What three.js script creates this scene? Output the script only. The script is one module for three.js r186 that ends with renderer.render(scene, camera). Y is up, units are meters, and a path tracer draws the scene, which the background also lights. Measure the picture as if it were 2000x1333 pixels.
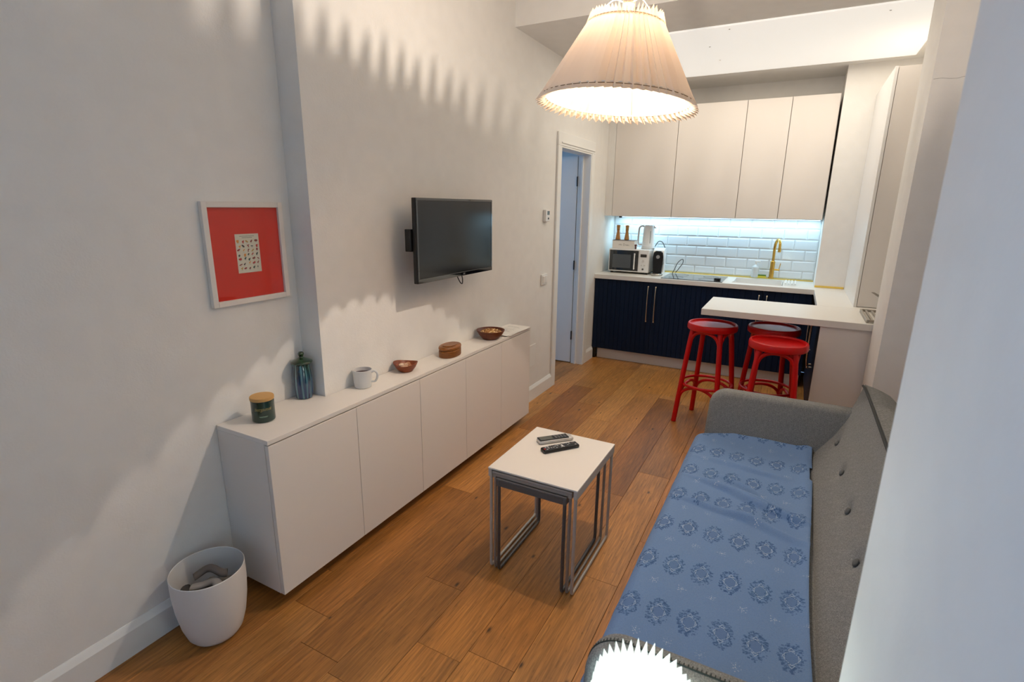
import * as THREE from 'three';
import { RoundedBoxGeometry } from 'three/addons/geometries/RoundedBoxGeometry.js';
import { mergeGeometries, mergeVertices, toCreasedNormals } from 'three/addons/utils/BufferGeometryUtils.js';
import { RectAreaLightUniformsLib } from 'three/addons/lights/RectAreaLightUniformsLib.js';

// ------------------------------------------------------------------ camera, sky, exposure
RectAreaLightUniformsLib.init();
const scene = new THREE.Scene();
const camera = new THREE.PerspectiveCamera(2 * Math.atan(666.5 / 1020.4185) * 180 / Math.PI, 2000 / 1333, 0.05, 60);
camera.rotation.order = 'YXZ';
camera.rotation.set(-0.2527, 0.4884, 0.0115);
camera.position.set(1.8039, 1.5835, 0);
camera.focus = 2.9; camera.userData.fStop = 5.2;
const renderer = new THREE.WebGLRenderer({ antialias: true });
renderer.toneMapping = THREE.LinearToneMapping;
renderer.toneMappingExposure = 1.14;
renderer.shadowMap.enabled = true;
scene.background = new THREE.Color().setRGB(0.30, 0.61, 1.12);   // overcast daylight outside the windows
scene.backgroundIntensity = 4.5;
const LAMP = [1.0, 0.86, 0.73];          // pendant bulb
const LED = [0.50, 0.80, 1.0];           // strip under the wall cabinets
const COOL = [0.86, 1.0, 0.98];          // bulb of the small standing lamp
const PENDANT_I = 2.45, LED_I = 26, PANEL_I = 2.1, SMALL_I = 0.38;

// ------------------------------------------------------------------ helpers
function rng(seed) { let a = seed >>> 0; return () => { a |= 0; a = a + 0x6D2B79F5 | 0; let t = Math.imul(a ^ a >>> 15, 1 | a); t = t + Math.imul(t ^ t >>> 7, 61 | t) ^ t; return ((t ^ t >>> 14) >>> 0) / 4294967296; }; }
const V = (x, y, z) => new THREE.Vector3(x, y, z);
const names = new Map();
function numbered(n) { const k = names.get(n) || 0; names.set(n, k + 1); return k ? n + '_' + String(k).padStart(3, '0') : n; }
function put(name, geo, mat, parent) {
  const m = new THREE.Mesh(Array.isArray(geo) ? merge(geo) : geo, mat);
  m.castShadow = m.receiveShadow = true;
  if (parent) { m.name = name; parent.add(m); } else { m.name = numbered(name); scene.add(m); }
  return m;
}
function merge(list) {
  return mergeGeometries(list.map(g => { const h = g.index ? g.toNonIndexed() : g.clone(); for (const k of Object.keys(h.attributes)) if (!['position', 'normal', 'uv'].includes(k)) h.deleteAttribute(k); if (!h.attributes.uv) h.setAttribute('uv', new THREE.BufferAttribute(new Float32Array(h.attributes.position.count * 2), 2)); return h; }));
}
function thing(name, label, category, pos = [0, 0, 0], turn = 0, group) {
  const o = new THREE.Group(); o.name = numbered(name); scene.add(o);
  o.position.set(...pos); o.rotation.y = turn; o.userData = { label, category };
  if (group) o.userData.group = group;
  return o;
}
function tag(o, label, category, group) { o.userData.label = label; o.userData.category = category; if (group) o.userData.group = group; return o; }
function struct(name, geo, mat, label) { const m = put(name, geo, mat); m.userData.kind = 'structure'; if (label) m.userData.label = label; return m; }
function structGroup(name, label) { const o = new THREE.Group(); o.name = numbered(name); o.userData.kind = 'structure'; if (label) o.userData.label = label; scene.add(o); return o; }
// box by its limits, edges rounded by r
function bx(x0, x1, y0, y1, z0, z1, r = 0) {
  const w = Math.abs(x1 - x0), h = Math.abs(y1 - y0), d = Math.abs(z1 - z0);
  const g = r > 0 ? new RoundedBoxGeometry(w, h, d, 2, Math.min(r, w / 2.01, h / 2.01, d / 2.01)) : new THREE.BoxGeometry(w, h, d);
  g.translate((x0 + x1) / 2, (y0 + y1) / 2, (z0 + z1) / 2);
  return g;
}
function cyl(r0, r1, h, seg = 24) { const g = new THREE.CylinderGeometry(r1, r0, h, seg); g.translate(0, h / 2, 0); return g; }   // stands on y = 0
function tube(pts, r, seg = 32, closed = false, rs = 8) { return new THREE.TubeGeometry(new THREE.CatmullRomCurve3(pts.map(p => Array.isArray(p) ? V(...p) : p), closed, 'centripetal'), seg, r, rs, closed); }
function rod(a, b, r, rs = 8, r2 = r) {
  const A = V(...a), B = V(...b), d = B.clone().sub(A), g = new THREE.CylinderGeometry(r2, r, d.length(), rs);
  g.translate(0, d.length() / 2, 0); g.applyQuaternion(new THREE.Quaternion().setFromUnitVectors(V(0, 1, 0), d.normalize())); g.translate(A.x, A.y, A.z);
  return g;
}
function lathe(p, seg = 40) { return new THREE.LatheGeometry(p.map(q => new THREE.Vector2(q[0], q[1])), seg); }
function mv(g, x, y, z) { g.translate(x, y, z); return g; }
// uv in metres, projected along the dominant axis of each face
function uvm(g0, s = 1, ou = 0, ov = 0, swap = false) {
  const g = g0.index ? g0.toNonIndexed() : g0, p = g.attributes.position, n = g.attributes.normal, uv = new Float32Array(p.count * 2);
  for (let i = 0; i < p.count; i += 3) {
    let ax = 0, ay = 0, az = 0;
    for (let k = 0; k < 3; k++) { ax += Math.abs(n.getX(i + k)); ay += Math.abs(n.getY(i + k)); az += Math.abs(n.getZ(i + k)); }
    for (let k = 0; k < 3; k++) {
      const x = p.getX(i + k), y = p.getY(i + k), z = p.getZ(i + k);
      let u, v; if (ay >= ax && ay >= az) { u = z; v = x; } else if (ax >= az) { u = z; v = y; } else { u = x; v = y; }
      if (swap) [u, v] = [v, u];
      uv[(i + k) * 2] = u * s + ou; uv[(i + k) * 2 + 1] = v * s + ov;
    }
  }
  g.setAttribute('uv', new THREE.BufferAttribute(uv, 2));
  return g;
}
// closed thin cloth: fn(u, v) -> Vector3, u and v in 0..1
function sheet(nu, nv, fn, th, uvf) {
  const P = [], N = [], idx = [], uv = [], pos = [];
  for (let j = 0; j <= nv; j++) for (let i = 0; i <= nu; i++) P.push(fn(i / nu, j / nv));
  const at = (i, j) => P[Math.max(0, Math.min(nv, j)) * (nu + 1) + Math.max(0, Math.min(nu, i))];
  for (let j = 0; j <= nv; j++) for (let i = 0; i <= nu; i++) { const n = at(i + 1, j).clone().sub(at(i - 1, j)).cross(at(i, j + 1).clone().sub(at(i, j - 1))).normalize(); N.push(n); }
  for (let s = 0; s < 2; s++) for (let k = 0; k < P.length; k++) { const q = P[k].clone().addScaledVector(N[k], s ? -th : 0); pos.push(q.x, q.y, q.z); uv.push(...uvf((k % (nu + 1)) / nu, Math.floor(k / (nu + 1)) / nv, P[k])); }
  const o = P.length, id = (i, j) => j * (nu + 1) + i;
  for (let j = 0; j < nv; j++) for (let i = 0; i < nu; i++) { const a = id(i, j), b = id(i + 1, j), c = id(i, j + 1), d = id(i + 1, j + 1); idx.push(a, b, c, b, d, c, o + a, o + c, o + b, o + b, o + c, o + d); }
  for (let i = 0; i < nu; i++) { let a = id(i, 0), b = id(i + 1, 0); idx.push(a, o + a, b, b, o + a, o + b); a = id(i, nv); b = id(i + 1, nv); idx.push(a, b, o + a, b, o + b, o + a); }
  for (let j = 0; j < nv; j++) { let a = id(0, j), b = id(0, j + 1); idx.push(a, b, o + a, b, o + b, o + a); a = id(nu, j); b = id(nu, j + 1); idx.push(a, o + a, b, b, o + a, o + b); }
  const g = new THREE.BufferGeometry();
  g.setAttribute('position', new THREE.Float32BufferAttribute(pos, 3)); g.setAttribute('uv', new THREE.Float32BufferAttribute(uv, 2)); g.setIndex(idx); g.computeVertexNormals();
  return g;
}
// loft through closed rings of points, both ends capped
function loft(rings, uvf) {
  const n = rings[0].length, pos = [], idx = [], uv = [];
  rings.forEach((r, j) => r.forEach((p, i) => { pos.push(p.x, p.y, p.z); uv.push(...(uvf ? uvf(p, i / n, j) : [p.z, p.y])); }));
  for (let j = 0; j < rings.length - 1; j++) for (let i = 0; i < n; i++) { const a = j * n + i, b = j * n + (i + 1) % n, c = a + n, d = b + n; idx.push(a, b, c, b, d, c); }
  for (const [j, f] of [[0, 0], [rings.length - 1, 1]]) { const c = new THREE.Vector3(); rings[j].forEach(p => c.add(p)); c.multiplyScalar(1 / n); const k = pos.length / 3; pos.push(c.x, c.y, c.z); uv.push(c.x, c.y); for (let i = 0; i < n; i++) { const a = j * n + i, b = j * n + (i + 1) % n; f ? idx.push(a, b, k) : idx.push(b, a, k); } }
  const g = new THREE.BufferGeometry(); g.setAttribute('position', new THREE.Float32BufferAttribute(pos, 3)); g.setAttribute('uv', new THREE.Float32BufferAttribute(uv, 2)); g.setIndex(idx); g.computeVertexNormals();
  return g;
}
function extrude(pts, depth, bevel = 0, seg = 2) {   // outline in x, y; extruded along z from 0 to depth
  const s = new THREE.Shape(pts.map(p => new THREE.Vector2(p[0], p[1])));
  const g = new THREE.ExtrudeGeometry(s, { depth: depth - 2 * bevel, bevelEnabled: bevel > 0, bevelThickness: bevel, bevelSize: bevel, bevelOffset: -bevel, bevelSegments: seg, curveSegments: 12 });
  g.translate(0, 0, bevel); return g;
}
// ------------------------------------------------------------------ textures
function noise2(seed) {
  const r = rng(seed), T = new Float32Array(65536); for (let i = 0; i < 65536; i++) T[i] = r();
  return (x, y, px = 256, py = 256) => {
    const xi = Math.floor(x), yi = Math.floor(y), fx = x - xi, fy = y - yi, sx = fx * fx * (3 - 2 * fx), sy = fy * fy * (3 - 2 * fy);
    const h = (a, b) => T[(((a % px) + px) % px) + 256 * (((b % py) + py) % py)];
    return (h(xi, yi) * (1 - sx) + h(xi + 1, yi) * sx) * (1 - sy) + (h(xi, yi + 1) * (1 - sx) + h(xi + 1, yi + 1) * sx) * sy;
  };
}
function dataTex(w, h, fn, srgb = true) {
  const d = new Uint8Array(w * h * 4);
  for (let j = 0; j < h; j++) for (let i = 0; i < w; i++) { const c = fn(i / w, j / h), k = (j * w + i) * 4; d[k] = c[0]; d[k + 1] = c[1]; d[k + 2] = c[2]; d[k + 3] = 255; }
  const t = new THREE.DataTexture(d, w, h); t.wrapS = t.wrapT = THREE.RepeatWrapping; t.magFilter = THREE.LinearFilter; t.minFilter = THREE.LinearMipmapLinearFilter; t.generateMipmaps = true;
  if (srgb) t.colorSpace = THREE.SRGBColorSpace; t.needsUpdate = true; return t;
}
function rep(t, x, y) { const c = t.clone(); c.repeat.set(x, y); c.needsUpdate = true; return c; }
function canvasTex(w, h, draw, repeat = false) {
  const c = document.createElement('canvas'); c.width = w; c.height = h; draw(c.getContext('2d'), w, h);
  const t = new THREE.CanvasTexture(c); t.colorSpace = THREE.SRGBColorSpace; if (repeat) t.wrapS = t.wrapT = THREE.RepeatWrapping; return t;
}
const clamp = (v, a = 0, b = 255) => Math.max(a, Math.min(b, v));
// oak: 2.4 m along u, 0.6 m along v
function oak(seed, tone) {
  const n = noise2(seed), m = noise2(seed + 9), r = rng(seed + 3), knots = [];
  for (let k = 0; k < 7; k++) knots.push([r() * 2.4, r() * .6, .006 + .010 * r()]);
  return dataTex(1200, 400, (u, v) => {
    const x = u * 2.4, y = v * .6;
    let bend = 0, dark = 0;
    for (const [kx, ky, kr] of knots) { const dx = (x - kx) / 2.6, dy = y - ky, d = Math.hypot(dx, dy); bend += .020 * Math.exp(-(d * d) / (.0016)) * Math.sign(dy || 1); dark += Math.exp(-(d * d) / (kr * kr * .16)); }
    const wav = (n(u * 6, v * 5, 6, 5) - .5) * .05 + (n(u * 14 + 40, v * 10, 14, 10) - .5) * .018;
    const ring = .5 + .5 * Math.sin((y + wav + bend) * 330 + 5 * n(u * 5, v * 7 + 30, 5, 7));
    const fine = n(u * 40, v * 210, 40, 210), pore = m(u * 90, v * 250, 90, 250), big = m(u * 5, v * 4, 5, 4);
    let t = .83 + .05 * ring * (.3 + big) + .2 * (fine - .5) + .12 * (n(u * 22, v * 70 + 20, 22, 70) - .5) + .16 * (big - .5) - (pore > .8 ? .16 * (pore - .8) * 5 : 0) - .6 * Math.min(1, dark);
    return [clamp(tone[0] * t), clamp(tone[1] * (t * 1.04 - .04)), clamp(tone[2] * (t * 1.1 - .1))];
  });
}
const oakTex = [oak(11, [206, 146, 78]), oak(57, [200, 138, 70])];
for (const t of oakTex) t.repeat.set(1 / 2.4, 1 / .6);
const heather = (seed, a, b, c) => { const n = noise2(seed), r = rng(seed + 1); return dataTex(256, 256, (u, v) => { const k = n(u * 128, v * 64, 128, 64) * .5 + n(u * 64, v * 128, 64, 128) * .5, q = k + (r() - .5) * .35; const w = q < .42 ? a : q < .6 ? b : c; return w; }); };
const sofaTex = rep(heather(5, [103, 104, 103], [124, 125, 123], [145, 145, 142]), 9, 9);
const clothBump = rep((() => { const n = noise2(31); return dataTex(256, 256, (u, v) => { const k = 255 * (.5 * n(u * 128, v * 128, 128, 128) + .5 * n(u * 64, v * 64, 64, 64)); return [k, k, k]; }, false); })(), 9, 9);
const wallBump = rep((() => { const n = noise2(71); return dataTex(512, 512, (u, v) => { const k = 255 * (.45 * n(u * 200, v * 200, 200, 200) + .3 * n(u * 60, v * 60, 60, 60) + .25 * n(u * 12, v * 12, 12, 12)); return [k, k, k]; }, false); })(), 1.4, 1.4);
const wallTone = rep((() => { const n = noise2(72); return dataTex(256, 256, (u, v) => { const k = 248 + 4 * (n(u * 5, v * 5, 5, 5) - .5) + 4 * (n(u * 40, v * 40, 40, 40) - .5); return [k, k, k]; }); })(), .5, .5);

// ------------------------------------------------------------------ materials
function mat(color, roughness = .6, o = {}) { const m = new (o.physical ? THREE.MeshPhysicalMaterial : THREE.MeshStandardMaterial)({ color, roughness, ...Object.fromEntries(Object.entries(o).filter(([k]) => k !== 'physical')) }); return m; }
const M = {
  wall: mat('#f0ede7', .9, { map: wallTone, bumpMap: wallBump, bumpScale: .0005 }),
  ceiling: mat('#f0eee9', .95, { map: wallTone }),
  trim: mat('#ecebe6', .45),
  lacquer: mat('#e4ddd5', .55),
  top: mat('#e6e0d8', .5),
  edge: mat('#6d665e', .8),
  navy: mat('#0b1c33', .5, { physical: true, specularIntensity: .35 }),
  kick: mat('#d9d2c8', .5),
  worktop: mat('#e6e2da', .38),
  tile: mat('#e6eaec', .14, { physical: true, clearcoat: .6, clearcoatRoughness: .08 }),
  grout: mat('#dfe3e4', .9),
  brass: mat('#d8ab52', .24, { metalness: 1 }),
  pull: mat('#dccdb2', .22, { metalness: 1 }),
  steel: mat('#c9c4bb', .25, { metalness: 1 }),
  darkSteel: mat('#3a3a3c', .35, { metalness: .8 }),
  black: mat('#0c0c0d', .35),
  blackGloss: mat('#0a0b0d', .06, { physical: true, clearcoat: 1, clearcoatRoughness: .03 }),
  screen: mat('#0a0c0f', .12),
  white: mat('#eceae6', .35),
  whiteMatt: mat('#e8e6e1', .6),
  red: mat('#cc0408', .38, { physical: true, clearcoat: .3, clearcoatRoughness: .12, specularIntensity: .5 }),
  sofa: mat('#ffffff', .95, { map: sofaTex, bumpMap: clothBump, bumpScale: .0015 }),
  seam: mat('#2c2f2e', .9),
  stitch: mat('#17231f', .8),
};

// ------------------------------------------------------------------ the room shell
const RX = -0.124;            // recessed stretch of the left wall
const ZC = -1.584;            // where the left wall steps forward
const ZB = -5.8;              // kitchen back wall
const CK = 2.724, CH = 2.95;   // ceiling heights: kitchen and beam, living room
const DZ0 = -4.204, DZ1 = -4.931, DH = 2.07;   // doorway in the left wall
function wallWithHole(z0, z1, h, hole) {      // in a plane x = const: shape in (z, y)
  const s = new THREE.Shape([[z0, 0], [z1, 0], [z1, h], [z0, h]].map(p => new THREE.Vector2(...p)));
  if (hole) s.holes.push(new THREE.Path(hole.map(p => new THREE.Vector2(...p))));
  return s;
}
{ // left wall with the doorway: built as (z, y) outline that runs round the opening
  const pts = [[ZB, 0], [DZ1, 0], [DZ1, DH], [DZ0, DH], [DZ0, 0], [ZC, 0], [ZC, CH], [ZB, CH]];
  const g = new THREE.ExtrudeGeometry(new THREE.Shape(pts.map(p => new THREE.Vector2(...p))), { depth: .1, bevelEnabled: false });
  g.rotateY(-Math.PI / 2);    // x -> z, depth -> -x
  struct('wall_left', uvm(merge([g, bx(-.33, -.0995, 0, CH, ZC - .22, ZC)])), M.wall, 'white painted wall with the television and the doorway');
  const s = new THREE.Shape([[ZC + .0005, 0], [2.2, 0], [2.2, CH], [ZC + .0005, CH]].map(p => new THREE.Vector2(...p)));
  s.holes.push(new THREE.Path([[.45, .8], [.45, 2.5], [1.8, 2.5], [1.8, .8]].map(p => new THREE.Vector2(...p))));
  const n = new THREE.ExtrudeGeometry(s, { depth: .2, bevelEnabled: false }); n.rotateY(-Math.PI / 2); n.translate(RX, 0, 0);
  struct('wall_left_near', uvm(n), M.wall, 'white painted recessed wall behind the framed picture');
}
struct('wall_back', uvm(bx(-.1, 3.05, 0, CH, ZB - .15, ZB)), M.wall, 'kitchen back wall');
struct('wall_right_kitchen', uvm(bx(2.85, 3.05, 0, CH, ZB, -3.39)), M.wall, 'kitchen side wall');
struct('wall_right_pier', uvm(bx(2.285, 2.85, 0, CK, -3.767, -3.39)), M.wall, 'white pier at the end of the breakfast bar');
{ // hairline crack across the pier
  const pts = []; const r = rng(4); for (let k = 0; k <= 14; k++) pts.push([2.29 + k * .016, 2.2 + .003 * Math.sin(k * .9) + (r() - .5) * .002, -3.3898]);
  const c = put('hairline_crack', tube(pts, .0007, 40, false, 4), mat('#8d8780', .9), scene.getObjectByName('wall_right_pier')); c.userData.label = 'hairline crack in the plaster';
}
struct('wall_right_niche', uvm(bx(2.45, 2.65, 0, CH, -3.39, -.8)), M.wall, 'wall behind the sofa');
struct('wall_right_near', uvm(bx(1.945, 2.65, 0, CH, -.8, 2.2, .012)), M.wall, 'white wall corner beside the standing lamp');
struct('ceiling', uvm(bx(-.4, 3.05, CH, CH + .15, -3.39, 2.4)), M.ceiling, 'living room ceiling');
struct('ceiling_beam', uvm(bx(0, 2.85, CK, CH, -3.93, -3.39)), M.ceiling, 'dropped beam between living room and kitchen');
struct('ceiling_kitchen', uvm(bx(-.2, 3.05, CK, CK + .15, ZB, -3.93)), M.ceiling, 'kitchen ceiling');
struct('wall_pillar', uvm(bx(2.002, 2.85, .9105, CK, ZB, -5.392)), M.wall, 'boxed white pillar at the end of the worktop');
struct('wall_front', uvm(bx(-.4, 2.65, 0, CH, 2.2, 2.4)), M.wall, 'wall at the near end of the room');
{ // window in the recessed left wall, beside the camera
  const w = structGroup('window_1', 'white framed window in the recessed left wall'), X = RX - .12;
  put('window_frame', [bx(X, X + .06, .8, 2.5, .45, .51), bx(X, X + .06, .8, 2.5, 1.74, 1.8), bx(X, X + .06, .8, .86, .51, 1.74), bx(X, X + .06, 2.44, 2.5, .51, 1.74), bx(X, X + .06, .86, 2.44, 1.1, 1.15)], M.trim, w);
  const glass = mat('#ffffff', .02, { physical: true, transmission: 1, thickness: 0, ior: 1.45 });
  put('pane', bx(X + .028, X + .032, .86, 2.44, .51, 1.1), glass, w); put('pane', bx(X + .028, X + .032, .86, 2.44, 1.15, 1.74), glass, w);
}
// skirting boards: moulded profile swept along z
function skirting(name, x, z0, z1, label) {
  const g = extrude([[0, 0], [.016, 0], [.016, .1], [.012, .108], [.007, .118], [.003, .125], [0, .125]], Math.abs(z1 - z0)); g.translate(x, 0, Math.min(z0, z1));
  struct(name, g, M.trim, label);
}
skirting('baseboard_left_near', RX, -1.14, 2.2, 'white skirting board behind the waste bin');
skirting('baseboard_left', 0, -3.36, DZ0 + .076, 'white skirting board between sideboard and doorway');
skirting('baseboard_left_kitchen', 0, DZ1 - .085, -5.225, 'short white skirting board beside the kitchen units');
// floor: sub-floor and planks laid along the room
{
  const f = structGroup('floor', 'oak plank floor');
  put('subfloor', bx(-2.6, 3.05, -.1, -.016, ZB, 2.4), mat('#3a2614', .9), f);
  const tones = ['#ffffff', '#f0e8dc', '#f8f0e2', '#e6dccc', '#fff6ea', '#dccfba'];
  const mats = []; for (const t of oakTex) for (const c of tones) mats.push(mat(c, .4, { map: t, bumpMap: t, bumpScale: .0006 }));
  const r = rng(77), W = .1905, joints = { 1: [-1.053], 2: [-1.566], 3: [], 4: [-1.32, -2.63], 5: [-2.96] };
  for (let row = -3; row < 15; row++) {
    const x0 = .365 + (row - 1) * W, x1 = x0 + W, far = row < -2 ? 0 : 1;
    if (x0 > 2.85) continue;
    let ends = [2.2];
    let z = 2.2 - .4 - 1.3 * r();
    const fix = (joints[row] || []).slice();
    while (z > ZB + .15) {
      if (fix.length && z < fix[0] + .5) { z = fix.shift(); }
      ends.push(z); z -= .85 + .95 * r();
    }
    ends.push(ZB);
    for (let k = 0; k < ends.length - 1; k++) {
      if (ends[k] - ends[k + 1] < .12) continue;
      const g = bx(x0 + .0006, x1 - .0006, -.016, -.0002 * r(), ends[k + 1] + .0006, ends[k] - .0006, .0012);
      put('plank', uvm(g, 1, r() * 2.4, r() * .6), mats[Math.floor(r() * mats.length)], f);
    }
  }
  for (let row = 0; row < 9; row++) {     // the planks of the next room, seen through the doorway
    const x1 = -.2065 - row * W;
    for (const [a, b] of [[-3.0, -4.1 - .2 * r()], [-4.3, -5.6]]) put('plank', uvm(bx(x1 - W + .0006, x1 - .0006, -.016, -.0003, b, a === -3.0 ? -3.0 : -4.3 + 0, .0012), 1, r() * 2.4, r() * .6), mats[Math.floor(r() * mats.length)], f);
  }
}
// the next room: plain walls and a window of its own
{
  struct('wall_side_room_far', uvm(bx(-2.6, -.1005, 0, 2.7, -5.8, -5.65)), M.wall, 'far wall of the room beyond the doorway');
  struct('wall_side_room_near', uvm(bx(-2.6, -.1005, 0, 2.7, -3.0, -2.85)), M.wall, 'near wall of the room beyond the doorway');
  const s = new THREE.Shape([[-5.65, 0], [-3.0, 0], [-3.0, 2.7], [-5.65, 2.7]].map(p => new THREE.Vector2(...p)));
  s.holes.push(new THREE.Path([[-4.5, 1.0], [-4.5, 2.2], [-3.4, 2.2], [-3.4, 1.0]].map(p => new THREE.Vector2(...p))));
  const g = new THREE.ExtrudeGeometry(s, { depth: .15, bevelEnabled: false }); g.rotateY(-Math.PI / 2); g.translate(-2.3, 0, 0);
  struct('wall_side_room_left', uvm(g), M.wall, 'outer wall of the room beyond the doorway');
  struct('ceiling_side_room', uvm(bx(-2.6, -.1005, 2.7, 2.85, -5.8, -2.85)), M.ceiling, 'ceiling of the room beyond the doorway');
  const w = structGroup('window_2', 'window of the room beyond the doorway');
  put('window_frame', [bx(-2.4, -2.34, 1.0, 1.06, -4.5, -3.4), bx(-2.4, -2.34, 2.14, 2.2, -4.5, -3.4), bx(-2.4, -2.34, 1.06, 2.14, -4.5, -4.44), bx(-2.4, -2.34, 1.06, 2.14, -3.46, -3.4)], M.trim, w);
}
// doorway: casing, lining and the open leaf
{
  const t = structGroup('trim_1', 'white door casing');
  const cs = .085;
  put('casing', bx(0, .018, 0, DH, DZ0, DZ0 + .076, .004), M.trim, t);
  put('casing', bx(0, .018, 0, DH, DZ1 - .083, DZ1, .004), M.trim, t);
  put('casing', bx(0, .018, DH, DH + cs + .02, DZ1 - .083, DZ0 + .076, .004), M.trim, t);
  put('casing_lip', [bx(.018, .026, DH + .02, DH + .03, DZ1 - .06, DZ0 + .012, .002)], M.trim, t);
  put('lining', [bx(-.112, .012, 0, DH - .012, DZ1, DZ1 + .012), bx(-.112, .012, 0, DH - .012, DZ0 - .012, DZ0), bx(-.112, .012, DH - .012, DH, DZ1, DZ0)], M.trim, t);
  put('door_stop', [bx(-.075, -.06, 0, DH - .02, DZ1 + .012, DZ1 + .03)], M.trim, t);
  const d = structGroup('door_1', 'white door leaf standing open into the next room');
  put('leaf', bx(-.885, -.122, .008, DH - .018, DZ1 - .028, DZ1 + .012, .003), M.trim, d);
  for (const y of [.3, 1.02, 1.82]) put('hinge', [rod([-.1165, y - .045, DZ1 + .019], [-.1165, y + .045, DZ1 + .019], .007)], M.darkSteel, d);
}

// ------------------------------------------------------------------ lamps of the kitchen
{
  const p = thing('ceiling_light_panel', 'large flat luminous white panel set in the kitchen ceiling', 'ceiling light', [0, CK, 0]);
  put('diffuser', bx(.5, 2.42, -.012, -.0005, -5.22, -3.935, .002), mat('#f2f0ea', .7, { emissive: new THREE.Color().setRGB(1, .985, .94), emissiveIntensity: .42 }), p);
  for (const [x, z] of [[1.08, -4.35], [1.25, -4.0], [1.1, -4.75], [2.12, -4.05]]) { const s = put('fixing_screw', mv(cyl(.006, .006, .003, 12), x, -.0135, z), mat('#9a968e', .5), p); }
  const l = new THREE.RectAreaLight(new THREE.Color().setRGB(1, .89, .74), PANEL_I, 1.9, 1.27);
  l.position.set(1.46, CK - .02, -4.577); l.rotation.x = -Math.PI / 2; scene.add(l);
}
{
  const p = thing('under_cabinet_light', 'cool white light strip under the wall cabinets', 'light strip', [0, 1.498, 0]);
  put('profile', bx(.08, 1.985, -.009, 0, -5.725, -5.685, .002), M.steel, p);
  put('diffuser', bx(.085, 1.98, -.0125, -.0092, -5.722, -5.688, .001), mat('#f4fbff', .5, { emissive: new THREE.Color().setRGB(...LED), emissiveIntensity: 3 }), p);
  const l = new THREE.RectAreaLight(new THREE.Color().setRGB(...LED), LED_I, 1.89, .03);
  l.position.set(1.03, 1.483, -5.705); l.rotation.x = -Math.PI / 2; scene.add(l);
  const c = put('cable_plug', [bx(.085, .115, -.022, -.004, -5.69, -5.67, .003)], M.darkSteel, p);
}

// ------------------------------------------------------------------ kitchen units
// grooved front in its own axes: width along x, height along y, front face at z = 0, thickness backwards
function groovedFront(w, h, t = .019) {
  const n = Math.max(3, Math.round(w / .047)), s = w / n, pts = [[0, -t]];
  for (let k = 0; k < n; k++) { const a = k * s, b = a + s; pts.push([a, k ? -.0035 : -.001], [a + .004, 0], [b - .004, 0]); }
  pts.push([w, -.001], [w, -t]);
  const sh = new THREE.Shape(pts.map(p => new THREE.Vector2(p[0], -p[1]))), g = new THREE.ExtrudeGeometry(sh, { depth: h, bevelEnabled: false });
  g.rotateX(-Math.PI / 2);     // y -> -z, depth -> y
  return g;                    // occupies x 0..w, y 0..h, z -t..0
}
function pullHandle(x, y0, y1, z) {
  return [tube([[x, y0, z], [x, y0, z + .028], [x, y0 + .02, z + .034], [x, y1 - .02, z + .034], [x, y1, z + .028], [x, y1, z]], .0055, 40), mv(new THREE.SphereGeometry(.009, 12, 8), x, y0, z + .028), mv(new THREE.SphereGeometry(.009, 12, 8), x, y1, z + .028)];
}
const ZD = -5.227;
function baseUnit(name, x0, x1, label, hx, doors, high = .866) {
  const t = thing(name, label, 'cabinet');
  put('body', bx(x0 + .001, x1 - .001, .118, high, ZB + .002, ZD - .021), M.navy, t);
  doors.forEach(([a, b], k) => {
    const g = groovedFront(b - a - .003, .742); g.translate(a + .0015, .12, ZD);
    const d = put('door', g, M.navy, t);
    const h = put('handle', pullHandle(hx[k], .47, .82, ZD - .001), M.pull, d); h.userData.label = 'slim brass pull handle';
  });
  return t;
}
baseUnit('base_cabinet', .02, .61, 'dark blue grooved base cabinet below the microwave', [.57], [[.005, .61]]);
baseUnit('base_cabinet', .61, 1.21, 'dark blue grooved base cabinet below the black hob', [.645], [[.61, 1.21]]);
baseUnit('sink_cabinet', 1.21, 2.0, 'dark blue grooved base cabinet under the white sink', [1.575, 1.64], [[1.21, 1.605], [1.605, 2.0]], .7);
tag(put('plinth', bx(.05, 1.985, .002, .116, -5.3, ZD - .052), M.kick), 'pale plinth board along the foot of the blue base cabinets', 'plinth');
{ const t = tag(put('cabinet_leg', mv(cyl(.016, .02, .114, 16), .022, .001, -5.262), M.black), 'black adjustable foot at the open end of the base cabinets', 'cabinet foot'); }
{ // peninsula under the return, its fronts face the room's left side
  const t = thing('peninsula_cabinet', 'dark blue peninsula cabinet behind the red stools with brass handles', 'cabinet');
  put('body', bx(2.042, 2.6, .118, .866, -5.22, -3.812), M.navy, t);
  for (const [a, b, hz] of [[-3.815, -4.28, -4.235], [-4.28, -4.745, -4.325], [-4.745, -5.2, -4.79]]) {
    const g = groovedFront(Math.abs(b - a) - .003, .742); g.rotateY(-Math.PI / 2); g.translate(2.021, .12, b + .0015);
    const d = put('door', g, M.navy, t);
    const hg = pullHandle(0, .47, .82, 0).map(q => { q.rotateY(-Math.PI / 2); q.translate(2.022, 0, hz); return q; });
    put('handle', hg, M.pull, d);
  }
  put('kick_board', bx(2.075, 2.09, .002, .116, -5.2, -3.82), M.kick, t);
  tag(put('end_panel', bx(2.012, 2.62, .001, .866, -3.81, -3.789, .001), M.lacquer), 'pale beige end panel under the breakfast bar', 'panel');
}
const WT = .91, WB = .8665;
const slab = new THREE.Shape([[.002, ZB + .001], [2.85, ZB + .001], [2.85, -5.208], [.002, -5.208]].map(p => new THREE.Vector2(...p)));
slab.holes.push(new THREE.Path([[1.322, -5.668], [1.322, -5.327], [1.748, -5.327], [1.748, -5.668]].map(p => new THREE.Vector2(...p))));
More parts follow.
